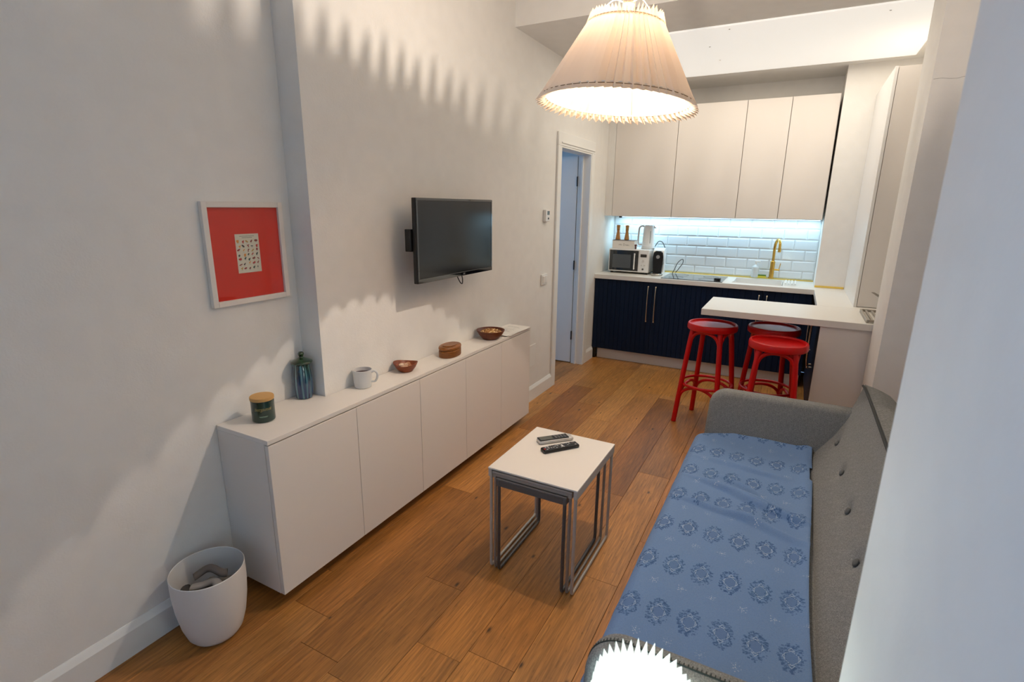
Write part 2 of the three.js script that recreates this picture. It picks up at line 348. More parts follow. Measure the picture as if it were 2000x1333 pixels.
const slabGeo = new THREE.ExtrudeGeometry(slab, { depth: WT - WB - .004, bevelEnabled: true, bevelSize: .002, bevelThickness: .002, bevelOffset: -.002, bevelSegments: 2 });
slabGeo.rotateX(Math.PI / 2); slabGeo.translate(0, WT - .002, 0);
tag(put('worktop', slabGeo, M.worktop), 'long white kitchen worktop carrying the hob and sink', 'worktop');
tag(put('return_worktop', bx(2.0, 2.85, WB, WT, -5.2075, -4.3475, .003), M.worktop), 'white worktop return between the sink run and the breakfast bar', 'worktop');
tag(put('breakfast_bar', bx(1.287, 2.85, WB, WT, -4.3465, -3.7715, .003), M.worktop), 'white breakfast bar top overhanging the red stools', 'bar top');
// tiled splashback: each bevelled tile a piece of its own
{
  const sp = structGroup('wall_splashback', 'white bevelled metro tile splashback');
  put('grout_bed', bx(0.001, 2.0, WT + .001, 1.4975, ZB + .0005, ZB + .004), M.grout, sp);
  const tile = (w, h) => {
    const b = .012, t = .008, P = [[0, 0, .003], [w, 0, .003], [w, h, .003], [0, h, .003], [b, b, t], [w - b, b, t], [w - b, h - b, t], [b, h - b, t], [0, 0, 0], [w, 0, 0], [w, h, 0], [0, h, 0]];
    const F = [[4, 5, 6, 7], [0, 1, 5, 4], [1, 2, 6, 5], [2, 3, 7, 6], [3, 0, 4, 7], [8, 9, 1, 0], [9, 10, 2, 1], [10, 11, 3, 2], [11, 8, 0, 3]], pos = [];
    for (const [a, b2, c, d] of F) for (const k of [a, b2, c, a, c, d]) pos.push(...P[k]);
    const g = new THREE.BufferGeometry(); g.setAttribute('position', new THREE.Float32BufferAttribute(pos, 3)); g.computeVertexNormals(); return g;
  };
  const cache = {};
  for (let r = 0; r < 6; r++) {
    const y0 = 1.4 - .1 * (r - 0), y1 = Math.min(y0 + .1, 1.496), yb = Math.max(y0, WT + .012); const h = y1 - yb - .0025; if (h < .02) continue;
    const off = r % 2 ? .1 : 0;
    for (let k = -6; k < 7; k++) {
      const a = Math.max(.998 + off + k * .2, .002), b = Math.min(.998 + off + (k + 1) * .2, 2.0); if (b - a < .03) continue;
      const w = +(b - a - .0025).toFixed(4), key = w + '_' + h.toFixed(4); cache[key] = cache[key] || tile(w, h);
      const m = put('tile', cache[key], M.tile, sp); m.position.set(a + .00125, yb + .00125, ZB + .0041);
    }
  }
}
{ // brass edging where the splashback meets the worktop
  const m = mat('#e8c65a', .4);
  const t = tag(put('edging_strip', bx(.005, 2.001, WT + .0005, WT + .011, -5.788, -5.779, .002), m), 'thin yellow edging strip along the foot of the tiles', 'edging strip');
  tag(put('edging_strip', bx(2.003, 2.226, WT + .0005, WT + .017, -5.391, -5.381, .002), m), 'yellow edging strip at the foot of the boxed pillar', 'edging strip');
}
// wall cabinets
[[.078, .684, 'handleless cream wall cabinet above the microwave'], [.684, 1.274, 'handleless cream wall cabinet above the hob'], [1.274, 1.629, 'narrow cream wall cabinet between the hob and the sink tap'], [1.629, 1.986, 'narrow cream wall cabinet beside the boxed pillar']].forEach(([a, b, label], k) => {
  const t = thing('wall_cabinet', label, 'wall cabinet', [0, 1.5, 0], 0, 'cream wall cabinets over the worktop');
  put('body', bx(a + .0005, b - .0005, 0, 1.02, ZB + .012, -5.452), M.lacquer, t);
  put('door', bx(a + .0025, b - .0025, -.003, 1.023, -5.45, -5.431, .0012), M.lacquer, t);
});
tag(put('filler_strip', bx(.001, .0775, 1.4985, 2.7235, ZB + .012, -5.432, .0005), M.wall), 'narrow white filler strip between wall and first wall cabinet', 'filler strip');
{ // tall boxed unit on the return
  const t = thing('tall_unit', 'tall cream boxed cupboard standing on the worktop return', 'cupboard', [0, WT + .0005, 0]);
  put('side_panel', bx(2.229, 2.247, 0, 1.575, -5.39, -4.425, .001), M.white, t);
  put('body', bx(2.2475, 2.849, 0, 1.575, -5.39, -4.446), M.lacquer, t);
  put('door', bx(2.25, 2.848, .003, 1.572, -4.4455, -4.428, .001), M.lacquer, t);
}
// hob and sink
{
  const t = thing('induction_hob', 'black glass induction hob set in the worktop', 'hob', [0, WT + .0005, 0]);
  put('glass_plate', bx(.675, 1.245, 0, .006, -5.69, -5.235, .002), mat('#0b0d10', .12, { physical: true, clearcoat: 1, clearcoatRoughness: .05 }), t);
  const ring = (x, z, r) => { const g = new THREE.TorusGeometry(r, .0012, 6, 48); g.rotateX(Math.PI / 2); g.translate(x, .0062, z); return g; };
  for (const [x, z, r] of [[.80, -5.56, .085], [.80, -5.35, .07], [1.1, -5.56, .07], [1.1, -5.35, .085]]) put('cooking_ring', ring(x, z, r), mat('#5f6468', .5), t);
  put('cover_flap', bx(1.16, 1.215, .0062, .024, -5.4, -5.33, .003), M.black, t);
}
{
  const t = thing('kitchen_sink', 'white inset kitchen sink with a drainer by the brass tap', 'sink', [0, WT + .0005, 0]);
  const rim = (() => {
    const o = [[1.275, -5.30], [1.89, -5.30], [1.89, -5.755], [1.275, -5.755]], s = new THREE.Shape(o.map(p => new THREE.Vector2(p[0], p[1])));
    s.holes.push(new THREE.Path([[1.33, -5.335], [1.33, -5.66], [1.74, -5.66], [1.74, -5.335]].map(p => new THREE.Vector2(...p))));
    const g = new THREE.ExtrudeGeometry(s, { depth: .012, bevelEnabled: true, bevelSize: .004, bevelThickness: .004, bevelSegments: 2 }); g.rotateX(Math.PI / 2); g.scale(1, 1, -1); g.translate(0, .016, 0);
    const ix = g.attributes.position, a = ix.array; // flip winding after the mirror
    for (let i = 0; i < a.length; i += 9) for (let k = 0; k < 3; k++) { const q = a[i + 3 + k]; a[i + 3 + k] = a[i + 6 + k]; a[i + 6 + k] = q; }
    g.computeVertexNormals(); return g;
  })();
  put('rim', rim, M.white, t);
  put('bowl', [bx(1.326, 1.744, -.165, -.16, -5.664, -5.331), bx(1.326, 1.331, -.16, .006, -5.664, -5.331), bx(1.739, 1.744, -.16, .006, -5.664, -5.331), bx(1.331, 1.739, -.16, .006, -5.664, -5.659), bx(1.331, 1.739, -.16, .006, -5.336, -5.331)], M.white, t);
  for (let k = 0; k < 4; k++) put('drainer_rib', bx(1.765 + k * .026, 1.777 + k * .026, .0165, .0195, -5.64, -5.36, .0012), M.white, t);
}
{
  const t = thing('kitchen_tap', 'tall brass swan neck kitchen tap behind the sink', 'tap', [1.635, WT + .017, -5.712]);
  put('base', lathe([[0, 0], [.026, 0], [.026, .006], [.021, .012], [.021, .16], [.017, .168], [0, .168]], 24), M.brass, t);
  put('spout', tube([[0, .165, 0], [0, .3, 0], [.006, .345, .012], [.018, .372, .04], [.032, .372, .075], [.042, .345, .105], [.045, .3, .115]], .0125, 60, false, 14), M.brass, t);
  put('nozzle', rod([.0451, .302, .115], [.0455, .262, .116], .0145, 16), M.brass, t);
  const l = put('lever', [rod([.018, .085, 0], [.066, .085, .005], .008, 12), rod([.06, .085, .005], [.068, .15, .012], .0035, 8)], M.brass, t);
}
{
  const t = thing('soap_dispenser', 'white soap pump bottle next to the brass tap', 'soap bottle', [1.488, WT + .017, -5.71]);
  put('bottle', lathe([[0, 0], [.031, 0], [.034, .005], [.034, .095], [.03, .108], [.014, .116], [.012, .125], [0, .125]], 28), mat('#e9edee', .25, { physical: true, transmission: .35, thickness: 0 }), t);
  put('pump', [mv(cyl(.009, .009, .025, 14), 0, .125, 0), mv(bx(-.012, .038, 0, .012, -.008, .008, .004), 0, .15, 0)], M.white, t);
}
{
  const t = thing('sponge', 'yellow sponge with a green scouring face beside the tap', 'sponge', [1.56, WT + .017, -5.715]);
  put('foam', bx(-.045, .03, 0, .02, -.022, .022, .004), mat('#d8cf4a', .95), t);
  put('scourer', bx(-.045, .03, .0202, .028, -.022, .022, .003), mat('#4f7a35', .95), t);
}
// appliances on the worktop
{
  const t = thing('microwave_oven', 'white microwave oven with dark glass door', 'microwave', [.075, WT + .0005, -5.42]);
  const W = .425, H = .235;
  for (const [x, z] of [[.03, -.04], [W - .03, -.04], [.03, -.28], [W - .03, -.28]]) put('foot', mv(cyl(.014, .014, .018, 14), x, 0, z), M.black, t);
  put('case', bx(0, W, .018, .018 + H, -.34, -.012, .006), M.white, t);
  const d = put('door', bx(.003, .322, .021, .015 + H, -.0118, 0, .003), M.white, t);
  put('door_glass', bx(.012, .318, .032, .006 + H, .0002, .003, .001), M.blackGloss, d);
  put('window', bx(.045, .24, .058, .198, .0032, .0042, .0004), mat('#55585a', .2), d);
  put('door_handle', [rod([.281, .05, .022], [.281, .215, .022], .007, 10), rod([.281, .06, .002], [.281, .06, .022], .005), rod([.281, .205, .002], [.281, .205, .022], .005)], M.white, d);
  const c = put('control_panel', bx(.3235, W - .003, .021, .015 + H, -.0118, .0005, .002), M.white, t);
  put('display', bx(.338, .402, .178, .208, .0007, .002, .0004), M.blackGloss, c);
  for (const [x, y, r] of [[.368, .14, .012], [.355, .095, .008], [.385, .095, .008], [.37, .055, .01]]) { const k = rod([x, y, .0007], [x, y, .006], r, 16); put('button', k, mat(r === .01 ? '#55524e' : '#d2cec8', .5), c); }
}
{
  const t = thing('paper_box', 'small white box with handwritten lettering on the microwave', 'box', [.095, WT + .2545, -5.46]);
  const tx = canvasTex(512, 180, (c, w, h) => { c.fillStyle = '#e9e4dc'; c.fillRect(0, 0, w, h); c.strokeStyle = '#8d8579'; c.lineWidth = 6; c.lineCap = 'round'; c.beginPath(); const q = [[150, 105], [165, 80], [180, 105], [200, 75], [205, 108], [225, 90]]; q.forEach((p, i) => i ? c.lineTo(...p) : c.moveTo(...p)); c.stroke(); c.beginPath(); c.moveTo(265, 62); c.lineTo(258, 112); c.moveTo(258, 70); c.bezierCurveTo(310, 60, 310, 120, 262, 112); c.stroke(); c.beginPath(); [[312, 110], [322, 88], [332, 110], [342, 92], [350, 110], [362, 85], [366, 112], [385, 95], [396, 110]].forEach((p, i) => i ? c.lineTo(...p) : c.moveTo(...p)); c.stroke(); });
  put('carton', bx(0, .235, 0, .082, -.12, -.001, .002), M.whiteMatt, t);
  const f = put('printed_front', new THREE.PlaneGeometry(.231, .078), mat('#ffffff', .7, { map: tx }), t); f.position.set(.1175, .041, .0002);
  put('lid_rim', [bx(-.002, .237, .0825, .086, -.122, .0015, .001)], mat('#7b6f66', .7), t);
}
for (const [x, lab] of [[.13, 'pepper mill next to the side wall'], [.225, 'pepper mill next to the white kettle']]) {
  const t = thing('pepper_mill', 'turned wooden ' + lab, 'pepper mill', [x, WT + .341, -5.53], 0, 'wooden pepper mills on the box');
  put('body', lathe([[0, 0], [.026, 0], [.026, .01], [.02, .05], [.0145, .085], [.0165, .1], [0, .1]], 24), mat('#b07a3a', .45), t);
  put('head', lathe([[0, .1005], [.0165, .1005], [.017, .12], [.02, .145], [.02, .152], [0, .154]], 24), mat('#b98645', .45), t);
}
{
  const t = thing('stopper', 'small dark red bottle stopper on the microwave', 'stopper', [.343, WT + .2545, -5.47]);
  put('shaft', lathe([[0, 0], [.008, 0], [.007, .028], [.012, .034], [.012, .044], [0, .05]], 16), mat('#5e2a26', .5), t);
}
{
  const t = thing('electric_kettle', 'white electric kettle standing on the microwave', 'kettle', [.438, WT + .2545, -5.6]);
  put('base_plate', lathe([[0, 0], [.068, 0], [.068, .014], [.06, .018], [0, .018]], 32), M.white, t);
  const b = put('body', lathe([[0, .0185], [.062, .0185], [.064, .024], [.056, .2], [.052, .236], [.046, .245], [0, .248]], 36), M.white, t);
  put('water_window', (() => { const g = bx(-.007, .007, .06, .185, .0, .006, .002); g.rotateX(-.045); g.translate(.026, 0, .0525); return g; })(), mat('#8f9a97', .3), b);
  put('spout', (() => { const g = new THREE.ConeGeometry(.022, .05, 16); g.rotateZ(-Math.PI / 2 - .5); g.translate(.056, .222, 0); return g; })(), M.white, t);
  put('handle', tube([[-.046, .228, 0], [-.08, .232, 0], [-.1, .215, 0], [-.106, .15, 0], [-.108, .08, 0], [-.1, .045, 0], [-.06, .042, 0]], .0095, 40), mat('#cfcac6', .4), t);
}
{
  const t = thing('kettle_cable', 'black kettle cable behind the coffee machine', 'cable', [.53, 1.19, -5.7]);
  put('cord', tube([[-.04, -.004, 0], [0, .05, .02], [.035, .045, .02], [.06, .0, .01], [.068, -.04, -.02], [.06, -.2, -.06]], .004, 40), M.black, t);
}
{
  const t = thing('coffee_machine', 'white and black capsule coffee machine beside the hob', 'coffee machine', [.582, WT + .0005, -5.5], .1); t.scale.setScalar(1.08);
  const prof = [[-.15, 0], [.03, 0], [.03, .02], [-.03, .02], [-.03, .1], [.0, .13], [.035, .16], [.05, .2], [.03, .232], [-.02, .245], [-.1, .25], [-.15, .235], [-.165, .18], [-.165, .03]];
  const shell = extrude(prof, .1, .006, 2); shell.rotateY(-Math.PI / 2); shell.translate(.05, 0, 0);
  put('shell', shell, M.white, t);
  const fr = extrude([[-.038, .012], [.038, .012], [.045, .1], [.048, .17], [.042, .215], [.02, .23], [-.02, .23], [-.042, .215], [-.048, .17], [-.045, .1]], .06, .006); fr.translate(0, 0, .0);
  const f = put('front', fr, M.black, t);
  put('brew_button', (() => { const g = rod([0, .175, .0605], [0, .175, .066], .017, 24); return g; })(), mat('#b9b5ae', .3, { metalness: .6 }), f);
  put('drip_tray', lathe([[0, 0], [.052, 0], [.055, .008], [.055, .018], [.048, .021], [0, .021]], 32).translate(0, 0, .065), M.steel, t);
  put('tray_grid', mv(bx(-.03, .03, 0, .003, -.02, .02, .001), 0, .0215, .068), M.darkSteel, t);
}
{
  const t = thing('coffee_machine_cable', 'black looped cable beside the coffee machine', 'cable', [.72, WT, -5.68]);
  put('cord', tube([[-.02, .006, .02], [0, .05, .03], [.035, .13, .03], [.075, .16, .03], [.08, .13, .02], [.04, .06, .0], [.005, .012, -.02]], .0035, 48), M.black, t);
}
{ // slatted folding rack at the wall end of the bar
  const t = thing('dish_rack', 'folding slatted dish rack at the pier end of the bar', 'dish rack', [2.25, WT + .0005, -3.8]);
  const m = mat('#a79e92', .45, { metalness: .3 });
  put('tray_frame', [bx(0, .012, .004, .022, -.42, 0, .003), bx(.33, .342, .004, .022, -.42, 0, .003), bx(.012, .33, .004, .022, -.42, -.408, .003), bx(.012, .33, .004, .022, -.012, 0, .003), bx(0, .012, 0, .004, -.42, 0), bx(.33, .342, 0, .004, -.42, 0)], m, t);
  for (let k = 0; k < 9; k++) put('slat', bx(.028 + k * .034, .04 + k * .034, .009, .018, -.408, -.012, .002), m, t);
  const g = extrude([[0, 0], [.34, -.0], [.34, .2], [.3, .2]], .008); g.rotateX(-.35); g.translate(.04, .024, -.33);
  put('back_plate', extrude([[.0, .155], [.02, .155], [.26, .024], [.2, .024]], .012).translate(.03, 0, -.3), m, t);
  put('back_plate', extrude([[.06, .235], [.08, .235], [.3, .024], [.25, .024]], .012).translate(.03, 0, -.22), m, t);
}
// bar stools
function makeStool(label) {
  const t = thing('bar_stool', label, 'bar stool', [0, 0, 0], 0, 'red bentwood bar stools at the breakfast bar');
  put('seat_ring', lathe([[.13, .722], [.168, .722], [.174, .728], [.175, .748], [.172, .764], [.167, .77], [.160, .77], [.156, .766], [.1545, .756], [.13, .75]], 56), M.red, t);
  put('seat', lathe([[0, .752], [.08, .7525], [.13, .7555], [.1538, .7595], [.1538, .745], [0, .735]], 56), M.red, t);
  const legP = (a, y) => { const s = 1 - y / .73, r = .142 + .083 * Math.pow(s, .9); return [Math.cos(a) * r, y, Math.sin(a) * r]; };
  for (let k = 0; k < 4; k++) {
    const a = k * Math.PI / 2, pts = []; for (let j = 0; j <= 8; j++) pts.push(legP(a, .001 + .729 * j / 8));
    put('leg', [tube(pts, .0185, 24, false, 12), rod([...legP(a, .0005)], [...legP(a, .02)], .0185, 12)], M.red, t);
    const b = a + Math.PI / 2, arch = [];
    for (let j = 0; j <= 16; j++) { const s = j / 16, y = .575 + .14 * Math.pow(Math.sin(Math.PI * s), .5), p = legP(a, y), q = legP(b, y), w = .5 - .5 * Math.cos(Math.PI * (.08 + .84 * s)) ; arch.push([p[0] * (1 - w) + q[0] * w, y, p[2] * (1 - w) + q[2] * w].map((v, i) => i === 1 ? v : v * (1 + .22 * Math.sin(Math.PI * w)))); }
    put('arch_brace', tube(arch, .0125, 40, false, 10), M.red, t);
    const low = [];
    for (let j = 0; j <= 12; j++) { const s = j / 12, y = .185 + .105 * Math.pow(Math.sin(Math.PI * s), .6), p = legP(a, y), q = legP(b, y), w = .5 - .5 * Math.cos(Math.PI * (.08 + .84 * s)); low.push([(p[0] * (1 - w) + q[0] * w), y, (p[2] * (1 - w) + q[2] * w)]); }
    put('lower_brace', tube(low, .0115, 36, false, 10), M.red, t);
  }
  const fr = new THREE.TorusGeometry(.178, .0105, 12, 64); fr.rotateX(Math.PI / 2); fr.translate(0, .305, 0);
  put('foot_ring', fr, M.red, t);
  return t;
}
const stool = makeStool('red bentwood bar stool tucked under the free end of the bar');
stool.position.set(1.345, 0, -4.0); stool.rotation.y = Math.atan2(-.11, -.19);
for (const [x, z, a, lab] of [[1.748, -4.115, .5, 'red bentwood bar stool pushed in under the bar, half hidden by another stool'], [1.79, -3.655, .78, 'red bentwood bar stool standing out in front of the bar behind the sofa arm']]) {
  const c = stool.clone(); c.name = numbered('bar_stool'); scene.add(c); c.position.set(x, 0, z); c.rotation.y = a; c.userData = { ...stool.userData, label: lab };
}

// ------------------------------------------------------------------ sideboard and what stands on it
const ST = .7324, SX = .179, SZ0 = -1.142, SZ1 = -3.344;
{
  const t = thing('sideboard', 'long low white handleless sideboard under the television', 'sideboard');
  const top = new THREE.Shape([[RX + .002, SZ0], [RX + .002, ZC + .001], [.002, ZC + .001], [.002, SZ1], [SX, SZ1], [SX, SZ0]].map(p => new THREE.Vector2(...p)));
  const topGeo = new THREE.ExtrudeGeometry(top, { depth: .0155, bevelEnabled: true, bevelSize: .0015, bevelThickness: .0015, bevelOffset: -.0015, bevelSegments: 2 });
  topGeo.rotateX(Math.PI / 2); topGeo.translate(0, ST - .0015, 0);
  put('top', topGeo, M.top, t);
  put('carcass', [bx(.002, SX - .024, .062, ST - .022, SZ1 + .019, ZC), bx(RX + .002, SX - .024, .062, ST - .022, ZC + .001, SZ0 - .019)], M.lacquer, t);
  put('side_panel', bx(RX + .002, SX - .0215, .061, ST - .0188, SZ0 - .0185, SZ0, .001), M.lacquer, t);
  put('side_panel', bx(.002, SX - .0215, .061, ST - .0188, SZ1, SZ1 + .0185, .001), M.lacquer, t);
  const seams = [SZ0, -1.593, -2.046, -2.482, -2.914, SZ1];
  for (let k = 0; k < 5; k++) put('door', bx(SX - .0195, SX - .0005, .061, .709, seams[k + 1] + .0012, seams[k] - .0012, .0012), M.lacquer, t);
  put('recessed_plinth', bx(.02, SX - .1, .001, .0615, SZ1 + .06, SZ0 - .08), M.lacquer, t);
}
{
  const t = thing('scented_candle', 'dark green scented candle jar with a bamboo lid', 'candle', [-.008, ST + .0005, -1.272], .55);
  const tx = canvasTex(1024, 256, (c, w, h) => {
    c.fillStyle = '#0d2f25'; c.fillRect(0, 0, w, h);
    c.fillStyle = '#b79a5a'; c.font = 'italic 54px serif'; c.textAlign = 'center'; c.fillText('Bergamot', w / 2, 110);
    c.fillStyle = '#8fae9c'; c.fillRect(w / 2 - 62, 186, 124, 5); c.fillRect(w / 2 - 52, 196, 104, 3);
  });
  put('jar', lathe([[0, 0], [.040, 0], [.0435, .004], [.0435, .086], [.041, .088], [0, .088]], 48), mat('#0d2f25', .2, { physical: true, clearcoat: .8, clearcoatRoughness: .08 }), t);
  const lb = new THREE.CylinderGeometry(.0438, .0438, .078, 64, 1, true, 0, Math.PI * 2); lb.translate(0, .046, 0);
  const l = put('printed_label', lb, mat('#ffffff', .25, { map: tx, physical: true, clearcoat: .6 }), t); l.rotation.y = Math.PI + .38;
  l.userData.label = 'gold script lettering';
  put('lid', lathe([[0, .0885], [.0445, .0885], [.0455, .091], [.0455, .101], [.044, .103], [0, .103]], 48), mat('#c99b5c', .55), t);
}
function uvMat(c) { return mat(c, .55, { map: oakTex[0], bumpMap: oakTex[0], bumpScale: .0003 }); }
{
  const t = thing('ginger_jar', 'glazed teal and blue ceramic jar with a green knobbed lid', 'ceramic jar', [-.074, ST + .0005, -1.532], 0);
  const n = noise2(12);
  const tx = dataTex(512, 256, (u, v) => {
    const wob = (n(u * 8, v * 4, 8, 4) - .5) * .075, s = Math.sin((u + wob) * Math.PI * 2 * 11), k = n(u * 30, v * 12, 30, 12);
    const streak = Math.max(0, s) * (.55 + .7 * n(u * 14 + 3, v * 5, 14, 5));
    const up = Math.max(0, Math.min(1, v * 1.9 - .75 + (n(u * 12, v * 3, 12, 3) - .5) * .5));   // green glaze runs down from the shoulder
    const base = [4 + 10 * up + 14 * k, 34 + 14 * up + 20 * k, 78 - 52 * up + 20 * k], lite = [112, 160, 158];
    return base.map((b, i) => clamp(b * (1 - .8 * Math.min(1, streak)) + lite[i] * .8 * Math.min(1, streak)));
  });
  put('body', lathe([[0, 0], [.033, 0], [.037, .004], [.0395, .03], [.0415, .07], [.041, .1], [.0375, .13], [.0345, .148], [.0355, .156], [.034, .158], [0, .158]], 56), mat('#ffffff', .12, { map: tx, physical: true, clearcoat: 1, clearcoatRoughness: .06 }), t);
  put('lid', lathe([[0, .1585], [.036, .1585], [.0455, .163], [.0475, .168], [.045, .173], [.032, .179], [.016, .186], [.009, .189], [.009, .194], [.013, .2], [.0135, .207], [.009, .213], [0, .215]], 48), mat('#1d4a2e', .14, { physical: true, clearcoat: 1, clearcoatRoughness: .07, map: rep((() => { const q = noise2(44); return dataTex(128, 64, (u, v) => { const k = .55 + .75 * q(u * 26, v * 12, 26, 12); return [clamp(190 * k), clamp(200 * k), clamp(170 * k)]; }); })(), 1, 1) }), t);
}
{
  const t = thing('mug', 'pale grey mug holding dark tea', 'mug', [.055, ST + .0005, -1.768], .5);
  put('cup', lathe([[0, 0], [.036, 0], [.039, .003], [.0425, .03], [.0455, .085], [.0445, .088], [.0425, .086], [.039, .03], [.036, .008], [0, .007]], 44), mat('#d9d8d5', .3), t);
  put('handle', tube([[.043, .074, 0], [.06, .079, 0], [.071, .068, 0], [.07, .048, 0], [.06, .03, 0], [.041, .028, 0]], .0055, 32), mat('#d9d8d5', .3), t);
  put('tea', mv(cyl(.0415, .0418, .003, 36), 0, .066, 0), mat('#4a1c12', .1), t);
}
const bowlWood = (c, r = .45) => mat(c, r, { map: rep(oakTex[1], .8, 1) });
function woodenBowl(name, label, pos, R, H, wav, col) {
  const t = thing(name, label, 'bowl', pos, .4);
  const g = lathe([[0, 0], [R * .5, 0], [R * .56, .003], [R * .8, H * .45], [R * .98, H * .93], [R, H], [R * .95, H], [R * .76, H * .5], [R * .5, .008], [0, .007]], 48);
  const p = g.attributes.position; for (let i = 0; i < p.count; i++) { const a = Math.atan2(p.getZ(i), p.getX(i)), k = p.getY(i) / H; p.setY(i, p.getY(i) * (1 + wav * k * Math.cos(2 * a))); const s = 1 + wav * .25 * Math.cos(2 * a + 1); p.setX(i, p.getX(i) * s); } g.computeVertexNormals();
  put('bowl', g, bowlWood(col), t);
  return t;
}
{
  woodenBowl('small_wooden_bowl', 'small wavy rimmed wooden bowl beside the mug', [.072, ST + .0005, -2.066], .063, .045, .12, '#c98a5a');
  const r = rng(8), sh = ['#c9a386', '#d8bfa6', '#a8734f'];
  for (let k = 0; k < 7; k++) {
    const g = new THREE.IcosahedronGeometry(.012 + .005 * r(), 1); g.scale(1.25, .75, 1); g.rotateY(r() * 6); const a = k * 2.4, q = k ? .014 + .012 * r() : 0;
    g.translate(.072 + Math.cos(a) * q, ST + .026 + (k < 3 ? .008 : 0), -2.066 + Math.sin(a) * q);
    tag(put('shell', g, mat(sh[k % 3], .6)), 'small pale shell lying in the small wavy wooden bowl', 'shell', 'shells in the small bowl');
  }
}
{
  const t = thing('wooden_box', 'oval olive wood box with a carved lid', 'wooden box', [.1, ST + .0005, -2.435], .1);
  const oval = (s) => { const q = []; for (let k = 0; k < 40; k++) { const a = k / 40 * Math.PI * 2, e = .92; q.push([Math.sign(Math.cos(a)) * Math.pow(Math.abs(Math.cos(a)), e) * .055 * s, Math.sign(Math.sin(a)) * Math.pow(Math.abs(Math.sin(a)), e) * .085 * s]); } return q; };
  const b = extrude(oval(1), .04, .004); b.rotateX(-Math.PI / 2); put('base', uvm(b, 4), bowlWood('#cdb48c'), t);
  const l = extrude(oval(1.02), .022, .009, 4); l.rotateX(-Math.PI / 2); l.translate(0, .0405, 0); const lid = put('lid', uvm(l, 4, .1), bowlWood('#cdb48c', .35), t);
  const c = extrude(oval(.66), .004, .0018); c.rotateX(-Math.PI / 2); c.translate(0, .0626, 0); put('raised_panel', uvm(c, 4, .3), bowlWood('#cdb48c', .35), lid);
}
{
  woodenBowl('large_wooden_bowl', 'round dark wooden bowl filled with nuts beside the papers', [.105, ST + .0005, -2.895], .094, .06, 0, '#a06a42');
  const r = rng(21), cols = ['#b98a4e', '#d0a468', '#8f5f2d', '#e0c08e', '#a8763d'].map(c => mat(c, .6));
  const shapes = [1, 1.3, .85].map(s => { const g = new THREE.IcosahedronGeometry(.0085, 1); g.scale(s, .8, 1); return g; });
  for (let k = 0; k < 64; k++) {
    const a = k * 2.39996, q = .068 * Math.sqrt((k + .5) / 64);
    const m = tag(put('nut', shapes[k % 3], cols[Math.floor(r() * 5)]), 'small tan nut in the round dark wooden bowl', 'nut', 'nuts in the round bowl');
    m.position.set(.105 + Math.cos(a) * q, ST + .042 + .014 * (1 - (q / .068) ** 2) + .004 * r(), -2.895 + Math.sin(a) * q); m.rotation.set(r() * 3, r() * 6, r() * 3);
  }
}
{ // printed sheets at the end of the sideboard
  const tx = canvasTex(384, 640, (c, w, h) => { c.fillStyle = '#ece8e1'; c.fillRect(0, 0, w, h); const r = rng(3); c.fillStyle = '#8d8a86'; for (let y = 60; y < 560; y += 22) { if (r() < .25) continue; c.fillRect(50, y, 60 + 200 * r(), 5); } c.fillStyle = '#77747a'; c.fillRect(60, 90, 90, 14); c.fillRect(60, 300, 120, 12); });
  [[.098, -3.15, -.05, 'loose printed white sheet lying on top of the papers', 1], [.092, -3.17, .06, 'white printed sheet underneath another at the sideboard end', 0]].forEach(([x, z, a, lab, k]) => {
    const g = sheet(10, 16, (u, v) => V((u - .5) * .178, .0012 + .0018 * k + .004 * k * Math.pow(Math.abs(v - .5) * 2, 3), (v - .5) * .33), .0006, (u, v) => [u, v]);
    const m = put('paper_sheet', g, mat('#ffffff', .8, { map: tx })); m.position.set(x, ST + .0008, z); m.rotation.y = a; tag(m, lab, 'paper', 'papers on the sideboard');
  });
}
// ------------------------------------------------------------------ on the left wall
{
  const t = thing('picture_frame', 'white framed picture with a wide red mount', 'picture', [RX + .001, 1.391, -1.359]);
  const w = .1725, h = .197, b = .021, m = mat('#e6dfd6', .5);
  put('frame', [bx(0, .02, -h, h, w - b, w, .002), bx(0, .02, -h, h, -w, -w + b, .002), bx(0, .02, h - b, h, -w + b, w - b, .002), bx(0, .02, -h, -h + b, -w + b, w - b, .002)], m, t);
  put('mount', bx(.001, .008, -h + b, h - b, -w + b, w - b), mat('#d62408', .8), t);
  const tx = canvasTex(320, 480, (c, W, H) => {
    c.fillStyle = '#d9d6c4'; c.fillRect(0, 0, W, H); c.fillStyle = '#8a8e86'; for (let k = 0; k < 2; k++) c.fillRect(60 + k * 30, 24 + k * 18, 200 - k * 60, 7);
    const r = rng(19), cols = ['#b3261e', '#22352c', '#7c2a20', '#d98f35', '#2d2a2c', '#b78e3c', '#8c1c1c', '#24423a'];
    for (let j = 0; j < 7; j++) for (let i = 0; i < 5; i++) { const x = 40 + i * 60 + (r() - .5) * 22, y = 92 + j * 55 + (r() - .5) * 18; c.fillStyle = cols[Math.floor(r() * 8)]; c.beginPath(); c.ellipse(x, y, 8 + 16 * r(), 6 + 9 * r(), r() * 3, 0, 7); c.fill(); if (r() > .4) { c.beginPath(); c.ellipse(x + 10, y - 12, 6, 9, r() * 2, 0, 7); c.fill(); } c.fillStyle = '#8f948c'; c.fillRect(x - 12, y + 18, 24, 3); }
  });
  const card = put('card', new THREE.PlaneGeometry(.103, .152), mat('#ffffff', .7, { map: tx }), t); card.rotation.y = Math.PI / 2; card.position.set(.0085, -.001, -.003);
  card.userData.label = 'small cream card printed with coloured shapes';
  put('glazing', bx(.0105, .012, -h + b, h - b, -w + b, w - b), mat('#ffffff', .03, { physical: true, transmission: 1, thickness: 0, ior: 1.45 }), t);
}
